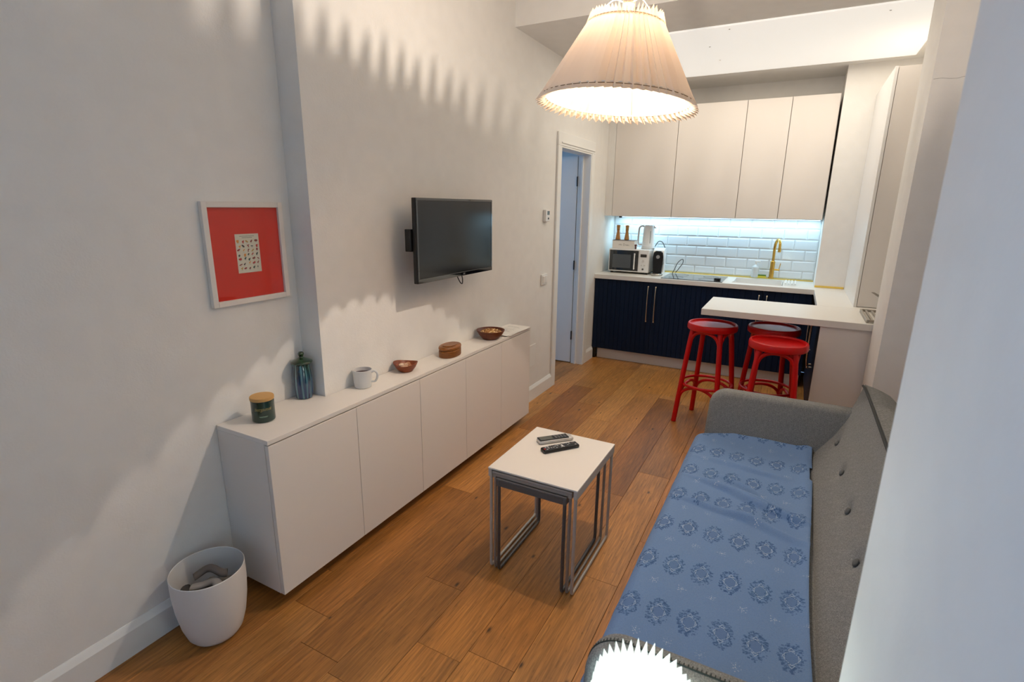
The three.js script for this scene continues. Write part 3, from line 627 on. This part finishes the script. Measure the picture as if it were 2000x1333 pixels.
{
  const t = thing('television', 'flat black wall mounted television above the sideboard', 'television', [0, 1.408, -2.45]);
  const w = .367, h = .211;
  put('wall_mount', [bx(.001, .02, -.1, .1, -.11, .11, .003), bx(.02, .1, -.02, .02, -.04, .04, .003), bx(.085, .108, -.09, .11, -.12, .12, .003)], M.darkSteel, t);
  put('port_box', bx(.095, .1325, -.05, .06, .345, .379, .003), M.black, t);
  const c = put('casing', bx(.133, .158, -h, h, -w, w, .004), M.black, t);
  put('back_cover', bx(.1085, .1328, -h + .05, h - .06, -w + .07, w - .07, .008), M.black, t);
  put('screen', bx(.1575, .1605, -h + .024, h - .014, -w + .014, w - .014, .0008), M.screen, c);
  put('bezel', [bx(.158, .162, -h + .001, -h + .022, -w + .002, w - .002, .001), bx(.158, .162, h - .013, h - .001, -w + .002, w - .002, .001), bx(.158, .162, -h + .022, h - .013, -w + .002, -w + .013, .001), bx(.158, .162, -h + .022, h - .013, w - .013, w - .002, .001)], M.blackGloss, c);
  const tx = canvasTex(128, 64, (k, W, H) => { k.fillStyle = '#0b0b0c'; k.fillRect(0, 0, W, H); k.fillStyle = '#c9c9cc'; k.font = 'bold 44px sans-serif'; k.textAlign = 'center'; k.fillText('LG', W / 2, 47); });
  const lg = put('logo', new THREE.PlaneGeometry(.026, .013), mat('#ffffff', .4, { map: tx }), c); lg.rotation.y = Math.PI / 2; lg.position.set(.1625, -h + .0115, -.05);
  put('hanging_cable', tube([[.12, -h + .01, -.03], [.128, -h - .012, -.035], [.13, -h - .045, -.06], [.128, -h - .052, -.08], [.124, -h - .03, -.09], [.118, -h + .01, -.085]], .003, 40), M.black, t);
}
{
  const t = thing('thermostat', 'small white room thermostat by the doorway', 'thermostat', [.0005, 1.513, -3.935]);
  put('case', bx(0, .026, -.047, .047, -.038, .038, .005), M.white, t);
  put('display', bx(.0262, .0275, .006, .036, -.03, .012, .0005), mat('#5d6f72', .25), t);
  put('dial', rod([.026, -.022, -.008], [.031, -.022, -.008], .008, 16), mat('#5a5a5a', .5), t);
}
{
  const t = thing('light_switch', 'white double light switch by the doorway', 'light switch', [.0005, 1.0, -3.935]);
  put('plate', bx(0, .0125, -.042, .042, -.055, .055, .003), M.white, t);
  for (const z of [-.021, .021]) put('rocker', bx(.0127, .0175, -.028, .028, z - .0195, z + .0195, .002), M.white, t);
}
tag(put('wall_hatch', bx(.0005, .005, .3, .48, -3.81, -3.42, .001), M.trim), 'flat white cover plate low on the wall beside the sideboard', 'cover plate');
// ------------------------------------------------------------------ waste bin
{
  const t = thing('waste_bin', 'white rounded waste bin against the skirting board', 'waste bin', [.043, .0005, -.937]);
  const g = lathe([[0, 0], [.07, 0], [.082, .004], [.094, .022], [.108, .07], [.119, .14], [.124, .21], [.124, .277], [.1225, .28], [.121, .277], [.12, .21], [.115, .14], [.104, .07], [.09, .026], [.078, .01], [0, .008]], 64);
  put('bin', g, mat('#dcdad7', .45), t);
}
{
  const r = rng(15);
  [[-.03, .05, .1, '#4b4846'], [.02, -.055, .1, '#6a6663'], [.03, .02, .35, '#8f8b88'], [-.01, -.02, .9, '#57514e']].forEach(([x, z, a, c], k) => {
    const pts = []; for (let j = 0; j <= 10; j++) { const s = j / 10; pts.push([(s - .5) * .11, .012 + .007 * Math.sin(s * Math.PI) + .003 * Math.sin(s * 9 + k), .012 * Math.sin(s * 5 + k)]); }
    const g = tube(pts, .011, 30, false, 10); g.scale(1, 1, 1.7);
    const o = put('crumpled_wrapper', g, mat(c, .8)); o.position.set(.043 + x * .8, [.178, .178, .206, .232][k], -.937 + z * .8); o.rotation.set(.25 * (r() - .5), a, .3 * (r() - .5));
    tag(o, ['charcoal grey wrapper lowest in the waste bin', 'mid grey folded wrapper in the waste bin', 'palest grey wrapper on the heap in the waste bin', 'brownish grey wrapper topmost in the waste bin'][k], 'wrapper');
  });
  const h = tag(put('paper_heap', lathe([[0, .0], [.07, .0], [.1, .06], [.105, .1], [.06, .135], [0, .14]], 30), mat('#2f2c2a', .95)), 'dark crumpled litter filling the bottom of the waste bin', 'litter'); h.position.set(.043, .012, -.937); h.scale.set(.9, 1.2, .9);
}
// ------------------------------------------------------------------ nest of tables
function nestTable(label, x0, x1, z0, z1, top, skirt, col, edge, rr, front) {
  const t = thing('nesting_table', label, 'side table', [0, 0, 0], 0, 'nest of three side tables');
  put('top', bx(x0, x1, top - .008, top, z0, z1, .002), mat(col, .45), t);
  const ap = [bx(x0 + .001, x0 + .017, top - skirt, top - .0082, z0 + .001, z1 - .001, .002), bx(x1 - .017, x1 - .001, top - skirt, top - .0082, z0 + .001, z1 - .001, .002)];
  if (front) ap.push(bx(x0 + .0175, x1 - .0175, top - front, top - .0082, z1 - .016, z1 - .001, .002));
  const am = mat(edge, .5); for (const q of ap) put('apron', q, am, t);
  for (const x of [x0 + .01, x1 - .01]) {
    const a = z1 - .011, b = z0 + .011, y = top - skirt, R = .02;
    const pts = [[x, y, a], [x, R * 1.2 + .008, a], [x, .0125, a - R], [x, .0125, b + R], [x, R * 1.2 + .008, b], [x, y, b]];
    put('leg_frame', [rod([x, y, a], [x, R + .008, a], rr, 10), rod([x, y, b], [x, R + .008, b], rr, 10), rod([x, rr, a - R], [x, rr, b + R], rr, 10), tube([[x, R + .01, a], [x, rr + .005, a - .005], [x, rr, a - R - .002]], rr, 14, false, 10), tube([[x, R + .01, b], [x, rr + .005, b + .005], [x, rr, b + R + .002]], rr, 14, false, 10)], mat(edge, .4, { metalness: .25 }), t);
  }
  return t;
}
nestTable('white topped side table, the outermost of the nest', .765, 1.174, -2.236, -1.75, .5, .043, '#e2ddd5', '#c2bbb1', .0068, 0);
nestTable('taupe side table in the middle of the nest', .787, 1.152, -2.21, -1.748, .487, .03, '#a39a91', '#9a9188', .0065, .022);
nestTable('dark grey side table, the innermost of the nest', .808, 1.131, -2.185, -1.742, .462, .036, '#6a6764', '#5a5857', .0075, .036);
// remote controls
{
  const t = thing('remote_control', 'black television remote with rows of small buttons', 'remote', [.968, .5005, -2.058], Math.atan2(.147, .117));
  put('body', bx(-.092, .092, 0, .017, -.022, .022, .007), M.black, t);
  const r = rng(5), b = [[], []]; for (let i = 0; i < 13; i++) for (let j = 0; j < 4; j++) if (r() > .12) b[r() > .6 ? 1 : 0].push(bx(-.076 + i * .0122, -.0685 + i * .0122, .0165, .0185, -.0165 + j * .0088, -.0105 + j * .0088, .0008));
  put('keypad', b[0], mat('#4d4d50', .6), t); put('keypad', b[1], mat('#a9a9ab', .6), t);
  put('power_button', mv(cyl(.0045, .0045, .003, 12), -.083, .0162, .008), mat('#b51f1a', .5), t);
  put('rocker_key', bx(.004, .012, .0168, .0195, -.006, .014, .001), mat('#d6d6d6', .4), t);
}
{
  const t = thing('handset', 'silver sided remote with a dark screen and keypad', 'remote', [.912, .5005, -2.128], Math.atan2(.13, .12));
  put('body', bx(-.088, .088, 0, .018, -.0245, .0245, .008), mat('#c8c6c2', .35, { metalness: .4 }), t);
  put('face', bx(-.085, .064, .0172, .0205, -.0215, .0215, .0015), M.black, t);
  put('screen', bx(-.079, -.014, .0203, .0212, -.0175, .0175, .0003), mat('#55574f', .2), t);
  const b = []; for (let i = 0; i < 4; i++) for (let j = 0; j < 3; j++) b.push(bx(-.004 + i * .0155, .006 + i * .0155, .0203, .0222, -.0165 + j * .012, -.0085 + j * .012, .0008)); put('keypad', b, mat('#6a6a6c', .6), t);
}
// ------------------------------------------------------------------ sofa
const SA0 = -.975, SA1 = -2.745;    // inner faces of the arms
{
  const t = thing('sofa', 'grey upholstered sofa with button tufted back', 'sofa');
  put('seat_base', uvm(bx(1.49, 2.3, .14, .30, SA1, SA0, .015)), M.sofa, t);
  put('seat_cushion', uvm(bx(1.475, 2.03, .30, .415, SA1 + .002, SA0 - .002, .03)), M.sofa, t);
  // arms: rounded outline in x, y
  const arm = (() => { const q = [], x0 = 1.512, x1 = 2.3, y0 = .1, y1 = .676, R = .085; q.push([x1, y0], [x1, y1 - .02]); q.push([x1 - .02, y1]); for (let k = 0; k <= 10; k++) { const a = Math.PI / 2 + k / 10 * Math.PI / 2; q.push([x0 + R + Math.cos(a) * R, y1 - R + Math.sin(a) * R]); } q.push([x0 - .012, .36], [x0 - .008, y0]); return q; })();
  for (const [z, far] of [[SA0 + .0, 0], [SA1 - .085, 1]]) {
    const g = extrude(arm, .085, .026, 5); g.translate(0, 0, z);
    const a = put('arm', uvm(toCreasedNormals(g, .9)), M.sofa, t);
    if (!far) {   // blanket stitched seam round the outer face
      const zs = z + .04, line = arm.slice(2).map(p => { const cx = 1.9, cy = .3, d = Math.hypot(p[0] - cx, p[1] - cy), q = (d + .0006) / d; return V(cx + (p[0] - cx) * q, cy + (p[1] - cy) * q, zs); });
      const cv = new THREE.CatmullRomCurve3(line, false, 'centripetal'), gs = [new THREE.TubeGeometry(cv, 120, .0016, 6)];
      const N = 150; for (let k = 1; k < N; k++) { const p = cv.getPointAt(k / N); gs.push(rod([p.x, p.y, p.z], [p.x, p.y, p.z - .008], .0011, 5)); }
      put('stitching', gs, M.stitch, a).userData.label = 'dark blanket stitch seam';
    }
  }
  // backrest: tufted front, lofted along z
  const btn = []; for (const [y, off] of [[.545, 0], [.70, .16]]) for (let k = 0; k < 7; k++) { const z = -1.07 - k * .318 + (off ? -off : 0) + .0; if (z > SA1 + .04) btn.push([y, z]); }
  const visible = btn.filter(b => b[0] < .6);
  const front = y => 1.985 + .49 * (y - .42) + .035 * Math.sin(Math.PI * Math.min(1, Math.max(0, (y - .36) / .44)));
  const rings = [], NZ = 150, z0 = SA0 + .005, z1 = SA1 - .085;
  for (let j = 0; j <= NZ; j++) {
    const s = j / NZ, z = z0 + (z1 - z0) * s, e = Math.min(s, 1 - s) * Math.abs(z1 - z0), k = e < .05 ? Math.sqrt(Math.max(0, 1 - ((.05 - e) / .05) ** 2)) : 1;
    const ring = [];
    for (let i = 0; i <= 40; i++) { const y = .34 + (.805 - .34) * i / 40; let x = front(y); for (const [by, bz] of visible) { const d2 = ((y - by) ** 2 + (z - bz) ** 2); x += .014 * Math.exp(-d2 / .0009) + .004 * Math.exp(-((y - by) ** 2) / .0004 - ((z - bz) ** 2) / .012); } ring.push([x, y]); }
    ring.push([2.175, .803], [2.205, .795], [2.24, .782], [2.275, .765], [2.3, .74], [2.315, .7], [2.325, .5], [2.33, .2], [2.1, .2], [2.02, .25]);
    const cx = 2.2, cy = .5;
    rings.push(ring.map(([x, y]) => V(cx + (x - cx) * (.8 + .2 * k), cy + (y - cy) * (.86 + .14 * k), z)));
  }
  rings.reverse();
  put('backrest', loft(rings, p => [p.z, p.y]), M.sofa, t);
  put('piping', tube([[2.163, .80, z1 + .055], [2.163, .808, z1 + .12], [2.163, .809, -1.9], [2.163, .808, z0 - .12], [2.163, .8, z0 - .055]], .0055, 60), M.seam, t);
  for (const [y, z] of visible) { const g = new THREE.SphereGeometry(.014, 16, 10); g.scale(.5, 1, 1); g.rotateZ(-.42); g.translate(front(y) + .009, y, z); put('button', g, M.sofa, t); }
  for (const [x, z] of [[1.56, -.95], [2.24, -.95], [1.56, -2.78], [2.24, -2.78]]) put('leg', mv(cyl(.014, .022, .1405, 14), x, .0005, z), mat('#5b3a1f', .5), t);
}
// blue patterned throw on the seat
{
  const TX = .0875, TZ = .237;
  const tx = canvasTex(3 * 240, 3 * 650, (c, W, H) => {
    const r = rng(101); c.fillStyle = '#6a89b4'; c.fillRect(0, 0, W, H);
    for (let k = 0; k < 26000; k++) { const x = r() * W, y = r() * H, s = r(); c.fillStyle = s < .5 ? 'rgba(84,112,150,.35)' : s < .8 ? 'rgba(134,150,176,.35)' : 'rgba(150,160,180,.3)'; r() < .5 ? c.fillRect(x, y, 2 + 9 * r(), 1.6) : c.fillRect(x, y, 1.6, 2 + 9 * r()); }
    const medal = (cx, cy, f) => {
      const dk = `rgba(52,86,130,${.7 * f})`, lt = `rgba(190,203,218,${.8 * f})`;
      c.fillStyle = dk; for (let k = 0; k < 260; k++) { const a = r() * 6.283, q = Math.sqrt(r()), rx = 86 * q * (.9 + .3 * r()), ry = 146 * q * (.9 + .3 * r()); const s = 5 + 12 * r(); if (q > .42) c.fillRect(cx + Math.cos(a) * rx - s / 2, cy + Math.sin(a) * ry - s / 2, s, s); }
      c.globalAlpha = .55; c.beginPath(); c.moveTo(cx, cy - 100); c.lineTo(cx + 50, cy - 36); c.lineTo(cx + 50, cy + 36); c.lineTo(cx, cy + 100); c.lineTo(cx - 50, cy + 36); c.lineTo(cx - 50, cy - 36); c.closePath(); c.fill(); c.globalAlpha = 1;
      c.strokeStyle = lt; c.lineWidth = 6; c.setLineDash([11, 6]); c.beginPath(); c.moveTo(cx, cy - 74); c.lineTo(cx + 46, cy - 30); c.lineTo(cx + 46, cy + 30); c.lineTo(cx, cy + 74); c.lineTo(cx - 46, cy + 30); c.lineTo(cx - 46, cy - 30); c.closePath(); c.stroke(); c.setLineDash([]);
      c.lineWidth = 5; for (const s of [-1, 1]) { c.beginPath(); c.moveTo(cx - 22, cy + s * 72); c.lineTo(cx, cy + s * 104); c.lineTo(cx + 22, cy + s * 72); c.closePath(); c.stroke(); }
      for (const s of [-1, 1]) { c.beginPath(); c.moveTo(cx + s * 46, cy - 26); c.lineTo(cx + s * 60, cy); c.lineTo(cx + s * 46, cy + 26); c.stroke(); }
    };
    for (let j = 0; j < 3; j++) for (let i = 0; i < 3; i++) {
      const x = 120 + i * 240, y = 325 + j * 650; medal(x, y, .6 + .4 * r());
      c.fillStyle = `rgba(205,210,214,${.3 + .35 * r()})`; const X = x + 118, Y = y - 322; for (let k = 0; k < 22; k++) { const a = Math.floor(r() * 8) * Math.PI / 4, q = 44 * r(); for (const ox of [0, -W]) c.fillRect(X + ox + Math.cos(a) * q, Math.max(0, Y) + 40 + Math.sin(a) * q, 7, 5); }
    }
  }, true);
  tx.repeat.set(1 / (3 * TX), 1 / (3 * TZ));
  const m = mat('#ffffff', .95, { map: tx, bumpMap: rep(clothBump, 14, 14), bumpScale: .0012 });
  const n = noise2(61);
  const ridge = (x, z, x0, z0, dx, dz, len, w, h) => { const L = Math.hypot(dx, dz), ax = (x - x0) * dx / L + (z - z0) * dz / L, pr = (x - x0) * -dz / L + (z - z0) * dx / L; return h * Math.exp(-((pr / w) ** 2)) * Math.exp(-((ax / len) ** 4)); };
  const f = (u, v) => {
    const z = SA0 - .01 + (SA1 + .012 - SA0 + .0) * v, s = u * .86;       // s: metres from the back edge over the seat and down the front
    const xb = 1.99 - .012 * Math.sin(v * 5) - (v > .82 && v < .9 ? .01 : 0), xf = 1.463;
    const flat = xb - xf - .05; let x, y;
    if (s < flat) { x = xb - s; y = .424; } else if (s < flat + .0785) { const a = (s - flat) / .05; x = xf + .05 - Math.sin(a) * .05; y = .424 - .05 + Math.cos(a) * .05; } else { x = xf - .004 * Math.sin(z * 22); y = .374 - (s - flat - .0785); }
    let h = .004 * (n(x * 14 + 3, z * 9 + 40) - .5) + .006 * n(x * 5 + 9, z * 4 + 60);
    h += ridge(x, z, 1.74, -2.16, .42, .13, .2, .012, .028) + ridge(x, z, 1.84, -2.10, .34, .14, .14, .012, .03) + ridge(x, z, 1.66, -2.0, .3, .06, .16, .011, .02) + ridge(x, z, 1.85, -1.95, .3, .12, .14, .016, .02) + ridge(x, z, 1.72, -2.25, .2, .1, .1, .012, .02);
    h += ridge(x, z, 1.72, -2.42, .4, .04, .18, .014, .018) + .03 * Math.max(0, (v - .93) / .07) ** 2 * Math.max(0, Math.min(1, (x - 1.5) / .15)) + .012 * Math.exp(-(((x - 1.98) / .03) ** 2));
    h += .006 * Math.exp(-(((z + 1.1) / .05) ** 2));
    if (s < flat + .03) y += h; else x -= h * .5;
    return V(x, y, z);
  };
  const g = sheet(110, 300, f, .004, (u, v, p) => { const z = SA0 - .01 + (SA1 + .012 - SA0) * v; return [(1.998 - u * .86 - 1.516 + TX / 2), (z + 1.585 + TZ / 2)]; });
  tag(put('throw_blanket', g, m), 'faded blue throw with rows of diamond medallions on the sofa seat', 'throw');
}
// ------------------------------------------------------------------ pleated lamps
function pleated(r0, r1, h, n, amp, rows = 10, seed = 6) {   // open cone of knife pleats from r0 at y = 0 to r1 at y = h
  const pos = [], idx = [], uv = [], N = n * 2, q = rng(seed), A = [], S = [];
  for (let k = 0; k < n; k++) { A.push(.7 + .6 * q()); S.push(.66 + .14 * q()); }
  for (let j = 0; j <= rows; j++) for (let i = 0; i <= N; i++) {
    const m = (i >> 1) % n, out = i % 2, a = ((i >> 1) + (out ? S[m] : .12 * (A[m] - 1))) / n * Math.PI * 2, k = j / rows, e = Math.max(0, 1 - k * 12) * .5 + Math.max(0, k * 12 - 11) * .6;
    const zig = (out ? 1 : -1) * amp * A[m] * (1 + e), r = r0 + (r1 - r0) * k + zig * (1 - .4 * k);
    pos.push(Math.cos(a) * r, k * h + (j === rows ? .75 : j === 0 ? -.35 : 0) * zig, Math.sin(a) * r); uv.push(i / N * 8, k);
  }
  for (let j = 0; j < rows; j++) for (let i = 0; i < N; i++) { const a = j * (N + 1) + i, b = a + 1, c = a + N + 1, d = c + 1; idx.push(a, c, b, b, c, d); }
  const g = new THREE.BufferGeometry(); g.setAttribute('position', new THREE.Float32BufferAttribute(pos, 3)); g.setAttribute('uv', new THREE.Float32BufferAttribute(uv, 2)); g.setIndex(idx); const f = g.toNonIndexed(); f.computeVertexNormals(); return f;
}
const ringG = (r, y, t) => { const g = new THREE.TorusGeometry(r, t, 8, 72); g.rotateX(Math.PI / 2); g.translate(0, y, 0); return g; };
{
  const t = thing('pendant_lamp', 'cream pleated fabric pendant lamp hanging over the living area', 'pendant lamp', [1.16, 1.939, -2.0]);
  const ax = V(.0616, 1, -.0577).normalize(), tilt = new THREE.Quaternion().setFromUnitVectors(V(0, 1, 0), ax), R0 = .284, R1 = .12, H = .289;
  const T = g => { g.applyQuaternion(tilt); return g; };
  const fab = mat('#efdfcc', .95, { physical: true, transmission: .062, thickness: 0, side: THREE.DoubleSide });
  put('shade', T(pleated(R0 - .004, R1, H, 62, .0105)), fab, t);
  const rr = y => R0 + (R1 - R0) * y / H;
  put('hem_thread', [T(ringG(rr(.014) + .003, .014, .0012)), T(ringG(rr(H - .02) + .003, H - .02, .001))], mat('#8a6c4c', .8), t);
  const fr = [T(ringG(rr(.022) - .008, .022, .0022)), T(ringG(rr(H - .02) - .007, H - .02, .0022))];
  for (let k = 0; k < 3; k++) { const a = k * 2.094 + .45, c = Math.cos(a), s = Math.sin(a); fr.push(T(tube([[c * (rr(H - .02) - .007), H - .02, s * (rr(H - .02) - .007)], [c * .085, H + .03, s * .085], [c * .05, H + .058, s * .05], [c * .021, H + .054, s * .021]], .0022, 24))); fr.push(T(rod([c * (rr(H - .02) - .007), H - .02, s * (rr(H - .02) - .007)], [c * (rr(.022) - .008), .022, s * (rr(.022) - .008)], .0018, 6))); }
  put('wire_frame', fr, mat('#e8e4dc', .4, { metalness: .3 }), t);
  put('socket', [T(lathe([[0, H + .041], [.017, H + .041], [.022, H + .048], [.022, H + .056], [.019, H + .06], [.019, H + .085], [.008, H + .095], [0, H + .096]], 24))], mat('#8d8275', .5), t);
  const bl = T(lathe([[0, H - .029], [.012, H - .027], [.024, H - .017], [.029, H + .001], [.027, H + .018], [.017, H + .034], [.014, H + .0405], [0, H + .0405]], 28));
  put('bulb', bl, mat('#fff4e0', .4, { emissive: new THREE.Color().setRGB(...LAMP), emissiveIntensity: 9 }), t);
  const p = V(0, H + .096, 0).applyQuaternion(tilt), up = CH - 1.939;
  put('cord', [tube([[p.x, p.y - .004, p.z], [p.x, p.y + .04, p.z], [p.x, (p.y + up) / 2, p.z], [p.x, up - .03, p.z]], .0035, 30)], M.white, t);
  put('ceiling_rose', mv(lathe([[0, -.035], [.02, -.035], [.045, -.012], [.048, 0], [0, 0]], 28), p.x, up - .0005, p.z), M.white, t);
  const l = new THREE.PointLight(new THREE.Color().setRGB(...LAMP), PENDANT_I, 0, 2); l.castShadow = true; l.shadow.radius = .2;
  const q = V(0, H + .004, 0).applyQuaternion(tilt); l.position.set(1.16 + q.x, 1.939 + q.y, -2.0 + q.z); scene.add(l);
}
{
  const X = 1.668, Z = -.742, t = thing('standing_lamp', 'small lit lamp with a white pleated shade beside the sofa arm', 'lamp', [X, .0005, Z]);
  put('base', lathe([[0, 0], [.11, 0], [.112, .006], [.1, .014], [.02, .02], [0, .02]], 40), M.white, t);
  put('pole', mv(cyl(.011, .011, .52, 16), 0, .0195, 0), M.white, t);
  const fab = mat('#f0f2ee', .9, { physical: true, transmission: .45, thickness: 0, side: THREE.DoubleSide });
  const s = pleated(.118, .073, .2, 34, .008, 8); s.translate(0, .6, 0); put('shade', s, fab, t);
  const wf = [mv(ringG(.062, 0, .002), 0, .765, 0)]; for (let k = 0; k < 3; k++) { const a = k * 2.094; wf.push(rod([Math.cos(a) * .062, .765, Math.sin(a) * .062], [Math.cos(a) * .014, .575, Math.sin(a) * .014], .0018, 6)); } put('wire_frame', wf, M.white, t);
  put('socket', mv(cyl(.017, .019, .05, 20), 0, .54, 0), M.white, t);
  put('bulb', mv(lathe([[0, .59], [.014, .591], [.018, .61], [.033, .645], [.036, .672], [.028, .696], [.012, .708], [0, .71]], 28), 0, 0, 0), mat('#ffffff', .4, { emissive: new THREE.Color().setRGB(...COOL), emissiveIntensity: 8 }), t);
  const l = new THREE.PointLight(new THREE.Color().setRGB(...COOL), SMALL_I, 0, 2); l.castShadow = true; l.shadow.radius = 1; l.position.set(X, .672, Z); scene.add(l);
}
scene.traverse(o => { if (o.isMesh) o.castShadow = o.receiveShadow = true; });
scene.add(camera);
renderer.render(scene, camera);
